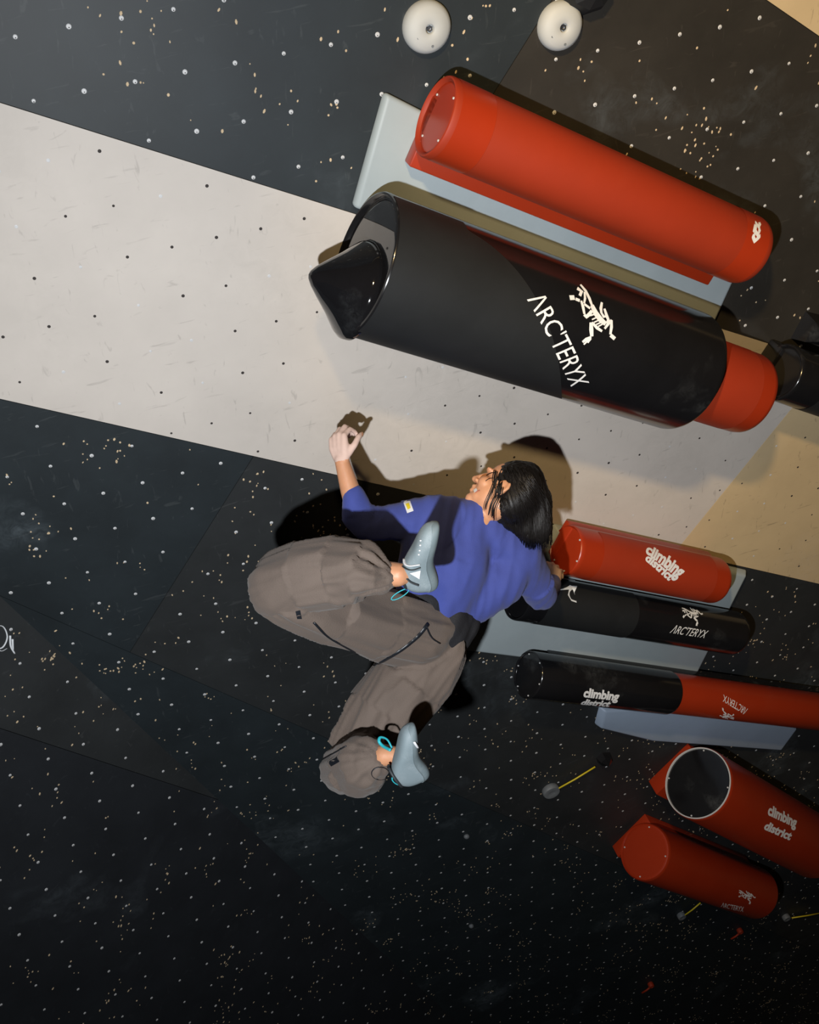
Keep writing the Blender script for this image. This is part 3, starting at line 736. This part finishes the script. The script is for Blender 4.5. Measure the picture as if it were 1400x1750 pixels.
hc_ = [np.array(L_WR + la * .075), np.array(R_WR + ra * .07)]
for p_ in person.data.polygons:
    if min(np.linalg.norm(np.array(p_.center) + PEL - q) for q in hc_) < .082: p_.material_index = 1
BODY_BVH = BVHTree.FromPolygons([Vector(v) for v in V], Fc)

def axis_field(P, segs):
    """nearest segment direction for every vertex"""
    best = np.full(len(P), 1e9); D_ = np.zeros((len(P), 3)); T_ = np.zeros(len(P)); acc = 0
    for (a, _), (b, _) in segs:
        ab = b - a; l = np.linalg.norm(ab); u = ab / l; t = np.clip((P - a) @ u, 0, l); d2 = np.linalg.norm(P - a - t[:, None] * u, axis=1)
        m_ = d2 < best; best[m_] = d2[m_]; D_[m_] = u; T_[m_] = t[m_] + acc; acc += l
    return D_, T_
def folds(V, N_, segs, amp, fp, fa, seed=0.0, ridge=True):
    D_, T_ = axis_field(V, segs); par = (V * D_).sum(1)[:, None] * D_; perp = V - par
    Q = perp * fp + par * fa + seed; out = np.zeros(len(V))
    for i, q in enumerate(Q):
        u_ = Vector(q * .35); w_ = Vector((noise.noise(u_ + Vector((9.3, 0, 0))), noise.noise(u_ + Vector((0, 5.7, 0))), noise.noise(u_ + Vector((0, 0, 3.1))))) * .5
        x = noise.noise(Vector(q) + w_)
        out[i] = (1 - 2 * abs(x)) if ridge else x
    return V + N_ * (amp * (out - .35))[:, None]
def segs_of(*chains): return [(p, q) for ch in chains for p, q in zip(ch, ch[1:])]

# -- sweater
tc_ = [J(802, 892, 3.47, .085), J(778, 955, 3.47, .125), J(752, 1026, 3.46, .115)]
tl_ = [J(752, 888, 3.42, .082), J(728, 945, 3.42, .095), J(718, 1000, 3.42, .085)]
tr_ = [J(886, 946, 3.54, .078), J(850, 990, 3.54, .10), J(798, 1032, 3.52, .085)]
ts_ = [J(745, 882, 3.42, .074), J(808, 888, 3.47, .075), J(890, 948, 3.54, .082)]
sl_ = [J(745, 882, 3.42, .076), J(690, 890, 3.40, .066), J(630, 896, 3.37, .058), J(612, 882, 3.37, .056), J(606, 846, 3.37, .042)]
sr_ = [J(890, 950, 3.54, .080), J(915, 995, 3.64, .066), J(926, 1018, 3.72, .056), J(938, 1006, 3.86, .044), J(945, 997, 3.93, .038)]
mb = MB()
for ch in (tc_, tl_, tr_, ts_, sl_, sr_, [J(815, 886, 3.47, .072), J(829, 874, 3.455, .054)]): chain(mb, ch)
V, N_, Fc = remesh(mb, .0075, 34, .5)
V = folds(V, N_, segs_of(sl_, sr_, tc_), .009, 8, 2.6, 3.1)
V = folds(V, N_, segs_of([sl_[0], sl_[-1]]), .004, 5, 26, 8.1)
sweater = mk('sweater', V, Fc, m_blue, person); SW_BVH = BVHTree.FromPolygons([Vector(v) for v in V], Fc)
def ring_at(c, ax, r0, r1, n_=28, wob=0.0):
    x, y, z = frame(ax); pts = [c + (x * math.cos(q) + y * math.sin(q)) * (r0 + wob * math.sin(q * 5)) for q in np.linspace(0, 2 * math.pi, n_)]
    return tube(pts, r1, r1, 6)
mk('collar', *ring_at(NECK + .035 * Up, Up, .058, .008), m_blue, sweater)

# -- black waistband between sweater and trousers
mb = MB(); chain(mb, [J(716, 1032, 3.42, .095), J(752, 1054, 3.46, .108), J(782, 1066, 3.50, .080)]); chain(mb, [J(722, 1046, 3.42, .095), J(752, 1066, 3.46, .108), J(772, 1082, 3.50, .080)])
V, N_, Fc = remesh(mb, .0075, 8, .5); V = folds(V, N_, [((PX(700, 1010, 3.4), 0), (PX(800, 1075, 3.5), 0))], .007, 4, 16, 1.0)
mk('waistband', V, Fc, m_band, person)

# -- trousers
lt_ = [J(718, 1082, 3.42, .122), J(650, 1062, 3.32, .118), J(570, 1036, 3.18, .112), J(500, 1008, 3.06, .108)]
ls_ = [J(492, 1000, 3.05, .110), J(520, 985, 3.00, .098), J(580, 976, 2.95, .096), J(616, 976, 2.91, .084), J(641, 981, 2.90, .058)]
rt_ = [J(744, 1110, 3.50, .118), J(700, 1165, 3.50, .132), J(655, 1225, 3.46, .128), J(610, 1290, 3.42, .100)]
rs_ = [J(594, 1310, 3.42, .088), J(612, 1308, 3.30, .092), J(622, 1302, 3.22, .080), J(634, 1297, 3.18, .058)]
pv_ = [J(716, 1074, 3.42, .115), J(742, 1098, 3.48, .115)]
mb = MB()
for ch in (lt_, ls_, rt_, rs_, pv_): chain(mb, ch)
V, N_, Fc = remesh(mb, .008, 8, .5)
V = folds(V, N_, segs_of(lt_, ls_, rt_, rs_), .022, 9, 1.6, 7.7)
V = folds(V, N_, segs_of(lt_, ls_, rt_, rs_), .007, 26, 3, 1.7)
# cloth gathers where the cuffs pull in
for ch in (ls_, rs_):
    c = ch[-1][0]; ax = ch[-1][0] - ch[-2][0]; x, y, z = frame(ax); d_ = V - c; rr_ = np.linalg.norm(d_, axis=1)
    ang = np.arctan2(d_ @ y, d_ @ x); V = V + N_ * (np.exp(-(rr_ / .085) ** 2) * .006 * np.sin(ang * 11 + 1.5 * np.sin(ang * 2)))[:, None]
trousers = mk('trousers', V, Fc, m_pants, person); TR_BVH = BVHTree.FromPolygons([Vector(v) for v in V], Fc)

def hit(bvh, px, py, lift=.0015):
    d_ = Vector(PX(px, py, 1.0) - CAM).normalized(); l, n_, i, dist = bvh.ray_cast(Vector(CAM), d_)
    return None if l is None else np.array(l - d_ * lift)
def line_on(bvh, pts, wd, name, m, parent, lift=.0015, flat=.4, n_=7, wd1=None):
    P = [hit(bvh, *q, lift) for q in catmull(np.array(pts, float), n_)]; P = [p for p in P if p is not None]
    if len(P) < 3: return None
    return mk(name, *tube(P, wd, wd1, 7, flat if flat else 1), m, parent)
def patch_on(bvh, poly, name, m, parent, lift=.002):
    me = bpy.data.meshes.new('t'); bm = bmesh.new(); bm.faces.new([bm.verts.new((x, y, 0)) for x, y in poly])
    bmesh.ops.triangulate(bm, faces=bm.faces)
    for _ in range(3): bmesh.ops.subdivide_edges(bm, edges=[e for e in bm.edges if e.calc_length() > 5], cuts=1); bmesh.ops.triangulate(bm, faces=bm.faces)
    bm.verts.index_update(); H_ = [hit(bvh, v.co.x, v.co.y, lift) for v in bm.verts]; Fc_ = [[v.index for v in f.verts] for f in bm.faces]; bm.free()
    ok = [p for p in H_ if p is not None]
    if not ok: return None
    Fc_ = [f for f in Fc_ if all(H_[i] is not None for i in f)]
    return mk(name, [p if p is not None else ok[0] for p in H_], Fc_, m, parent)
line_on(TR_BVH, [(612, 1143), (640, 1137), (680, 1115), (712, 1090), (732, 1066)], .0075, 'piping', m_pipe, trousers)
line_on(TR_BVH, [(536, 1064), (560, 1088), (590, 1106), (612, 1118)], .005, 'piping', m_pipe, trousers)
line_on(TR_BVH, [(614, 1140), (608, 1165), (598, 1185), (590, 1200)], .004, 'piping', m_pipe, trousers)
line_on(TR_BVH, [(552, 1298), (575, 1285), (592, 1275)], .004, 'piping', m_pipe, trousers)
line_on(TR_BVH, [(728, 1070), (738, 1090), (752, 1100)], .004, 'piping', m_pipe, trousers)
ring_px = [(650 + 15 * math.cos(q), 1322 + 11 * math.sin(q)) for q in np.linspace(0, 2 * math.pi, 12)]
line_on(TR_BVH, ring_px, .0022, 'drawcord_loop', m_pipe, trousers, n_=3)
for poly in ([(505, 1045), (513, 1043), (516, 1058), (508, 1058)], [(560, 1302), (576, 1294), (580, 1302), (566, 1310)]):
    patch_on(TR_BVH, poly, 'cloth_tab', m_pipe, trousers)
pt = patch_on(SW_BVH, [(689, 857), (700, 853), (707, 873), (696, 877)], 'sleeve_patch', m_whitec, sweater, .003)
patch_on(SW_BVH, [(693, 861), (699, 859), (702, 868), (697, 871)], 'patch_print', m_yellow, pt or sweater, .0045)

# -- hair: bob hanging off the tilted head
mb = MB()
ellipsoid(mb, hd(0, -.026, .040), (Lf, Fw, Up), (.083, .092, .090))
ellipsoid(mb, hd(.0, -.06, .0), (Lf, Fw, Up), (.082, .066, .085))
chain(mb, [J(900, 818, 3.46, .060), J(916, 862, 3.46, .058), J(920, 900, 3.46, .046), J(922, 912, 3.46, .036)])
chain(mb, [J(885, 850, 3.45, .055), J(897, 890, 3.45, .045), J(903, 908, 3.45, .038)])
chain(mb, [J(868, 878, 3.47, .030), J(885, 898, 3.46, .034), J(893, 908, 3.46, .030)])
chain(mb, [J(862, 868, 3.42, .016), J(858, 884, 3.42, .022), J(872, 896, 3.44, .022)]); chain(mb, [J(852, 868, 3.42, .014), J(840, 880, 3.41, .013)])
chain(mb, [J(925, 850, 3.50, .040), J(930, 905, 3.50, .030)])
V, N_, Fc = remesh(mb, .006, 10, .5)
V = folds(V, N_, [((PX(890, 790, 3.4), 0), (PX(912, 930, 3.4), 0))], .004, 60, 5, 2.0)
hair = mk('hair', V, Fc, m_hair, person); HB = BVHTree.FromPolygons([Vector(v) for v in V], Fc)
mb = MB(); rs = random.Random(3)
for k in range(260):                                         # loose strands over the bob, down to the blunt ends
    f = k / 259 + rs.uniform(-.03, .03); f = min(1, max(0, f))
    tip = (868 + 74 * f + rs.uniform(-3, 3), 902 + 32 * min(1, f * 2.2) - 8 * max(0, f - .6) + rs.uniform(-7, 7))
    root = (852 + 52 * f + rs.uniform(-8, 8), 812 + rs.uniform(-16, 20) + 26 * (f - .5) ** 2)
    mid = (root[0] + (tip[0] - root[0]) * .5 + 16 * f + rs.uniform(-2, 2), root[1] + (tip[1] - root[1]) * .5 - 4)
    if f < .25: root = (848 + rs.uniform(0, 20), 850 + rs.uniform(0, 20)); mid = ((root[0] + tip[0]) / 2, (root[1] + tip[1]) / 2 + 3)
    P = []
    lastz = 3.40
    for (x, y) in catmull(np.array([root, mid, tip]), 5):
        h_ = hit(HB, x, y, .002)
        if h_ is not None: lastz = (R.T @ (h_ - CAM))[2]; P.append(h_)
        else: P.append(PX(x, y, lastz + .03))
    mb.add(*tube(P, .0024, .0007, 5))
for ln in ([(853, 822), (846, 845), (838, 862), (834, 880)], [(856, 826), (851, 848), (842, 866), (840, 884)], [(858, 832), (854, 850), (846, 870), (846, 888)], [(850, 815), (842, 836), (832, 858), (829, 872)], [(848, 806), (845, 822), (847, 838), (842, 856)]):
    for q in range(5):
        P = []; lz = 3.36
        for (x, y) in catmull(np.array(ln) + np.array([rs.uniform(-3.5, 3.5), rs.uniform(-3, 3)]), 5):
            h_ = hit(BODY_BVH, x, y, .004)
            if h_ is not None and abs((R.T @ (h_ - CAM))[2] - lz) < .09: lz = (R.T @ (h_ - CAM))[2]
            P.append(PX(x, y, lz - .004))
        mb.add(*tube(P, .0019, .0006, 5))
mk('hair_strands', mb.V, mb.F, m_hair, hair)
# face details
line_on(BODY_BVH, [(813, 842), (817, 839), (820, 838)], .0028, 'lips', m_lip, person, .001, .6, 4)
patch_on(BODY_BVH, [(809, 837), (814, 834), (816, 838), (811, 842)], 'teeth', m_whitec, person, .002)
line_on(BODY_BVH, [(830, 822), (836, 818), (843, 817)], .0022, 'eyelashes', m_hair, person, .001, .6, 4)
line_on(BODY_BVH, [(832, 812), (840, 808), (847, 808)], .0026, 'eyebrow', m_hair, person, .001, .6, 4)
h_ = hit(BODY_BVH, 854, 868, .004)
if h_ is not None:
    mb = MB(); ellipsoid(mb, h_, (Lf, Fw, Up), (.0035, .0035, .0035), 8); mk('earring', mb.V, mb.F, m_steel, person)

# -- climbing shoes
def shoe(heel, toe, ankle, side_to_cam, label):
    ax = toe - heel; L_ = np.linalg.norm(ax); ax /= L_
    up = ankle - heel; up -= ax * (up @ ax); up /= np.linalg.norm(up); sd = np.cross(ax, up)
    st = [(-.02, .010, .020, .052), (.0, .024, .010, .064), (.06, .033, .004, .078), (.16, .036, .003, .088), (.28, .036, .008, .090), (.40, .037, .012, .082), (.52, .040, .010, .070), (.64, .043, .004, .056), (.76, .042, -.002, .046), (.87, .036, -.006, .036), (.95, .026, -.008, .026), (1.0, .010, -.006, .014)]
    def rg(lo=None, hi=None, grow=0.0):
        rr = []
        for x, w_, z0, z1 in st:
            a0, a1 = (z0 * 1.3, z1 * 1.3); ring_ = []
            for q in np.linspace(0, 2 * math.pi, 28, endpoint=False):
                cq, sq = math.cos(q), math.sin(q); e_ = .75
                cx_ = math.copysign(abs(cq) ** e_, cq) * (w_ + grow); cz = (a0 + a1) / 2 + math.copysign(abs(sq) ** e_, sq) * ((a1 - a0) / 2 + grow)
                if hi is not None: cz = min(cz, a0 + hi)
                ring_.append(heel + ax * x * L_ + sd * cx_ + up * cz)
            rr.append(ring_)
        return rr
    o = mk('climbing_shoe', *loft(rg()), m_shoe, person); fixn(o); o['label'] = label
    md = o.modifiers.new('s', 'SUBSURF'); md.levels = 1; md.render_levels = 1
    so = fixn(mk('rubber_sole', *loft(rg(hi=.022, grow=.0025)), m_rubber, o))
    md = so.modifiers.new('s', 'SUBSURF'); md.levels = 1; md.render_levels = 1
    # opening rim around the ankle
    c = heel + ax * .23 * L_ + up * .106
    mk('opening_rim', *tube([c + ax * .040 * math.cos(q) + sd * .030 * math.sin(q) + up * (.008 * math.cos(q)) for q in np.linspace(0, 2 * math.pi, 24)], .005, .005, 6), m_dark, o)
    bv = BVHTree.FromPolygons([Vector(p) for r_ in rg() for p in r_], loft(rg())[1])
    def loop(size, dirn):
        b0 = heel + up * .098 + ax * .004
        pts = [b0 + dirn * size * (1 - math.cos(q)) * .5 + up * size * .32 * math.sin(q) for q in np.linspace(0, 2 * math.pi, 16)]
        mk('pull_loop', *tube(pts, .004, .004, 6, .4), m_teal, o)
    return o, bv, (ax, up, sd), loop
sh, bv, fr, loop = shoe(PX(752, 1003, 2.95), PX(744, 893, 2.83), PX(690, 1000, 2.94), -1, 'upper climbing shoe in front of the back of the sweater')
loop(.052, camvec((-.75, .62, .0)))
line_on(bv, [(691, 949), (692, 962), (700, 967), (718, 965)], .005, 'white_trim', m_whitec, sh, .003)
patch_on(bv, [(700, 980), (719, 975), (717, 990)], 'white_trim', m_whitec, sh, .003)
line_on(bv, [(682, 962), (695, 972), (706, 974), (719, 970)], .005, 'strap', m_dark, sh, .0022)
line_on(bv, [(680, 970), (690, 982), (702, 994), (716, 1000)], .005, 'strap', m_dark, sh, .0022)
for q in ((719, 924), (718.5, 932), (717.5, 941), (716, 948)):
    p = hit(bv, *q, .001)
    if p is not None: m_ = MB(); ellipsoid(m_, p, (fr[0], fr[1], fr[2]), (.003, .003, .002), 8); mk('eyelet', m_.V, m_.F, m_whitec, sh)
sh, bv, fr, loop = shoe(PX(738, 1322, 3.10), PX(702, 1238, 3.02), PX(676, 1318, 3.07), -1, 'lower climbing shoe at the right knee')
loop(.040, camvec((-.7, -.7, -.2)))
line_on(bv, [(707, 1268), (714, 1280), (720, 1294)], .007, 'strap', m_whitec, sh, .002)
mk('pull_loop', *tube(catmull([PX(670, 1278, 3.10), PX(662, 1264, 3.11), PX(651, 1260, 3.13), PX(648, 1267, 3.14), PX(655, 1275, 3.13), PX(668, 1282, 3.10)], 5), .0055, .0055, 6, .6), m_teal, sh)
# chalk smear on the black tube under the gripping hand
tube_b2 = [o for o in bpy.data.objects if o.get('label', '').startswith('black tube under')][0]
a_ = [(957, 988), (972, 985), (983, 991), (986, 1003), (981, 1013), (985, 1030), (976, 1027), (970, 1017), (972, 1008), (956, 1009)]
q_ = np.array([TB_B2.at(*p) for p in a_]); c_ = q_.mean(0)
mk('chalk_smear', [TB_B2.W(p[0], p[1] / TB_B2.r, TB_B2.r + .003) for p in q_] + [TB_B2.W(c_[0], c_[1] / TB_B2.r, TB_B2.r + .005)], [[i, (i + 1) % len(a_), len(a_)] for i in range(len(a_))], m_chalk, tube_b2)
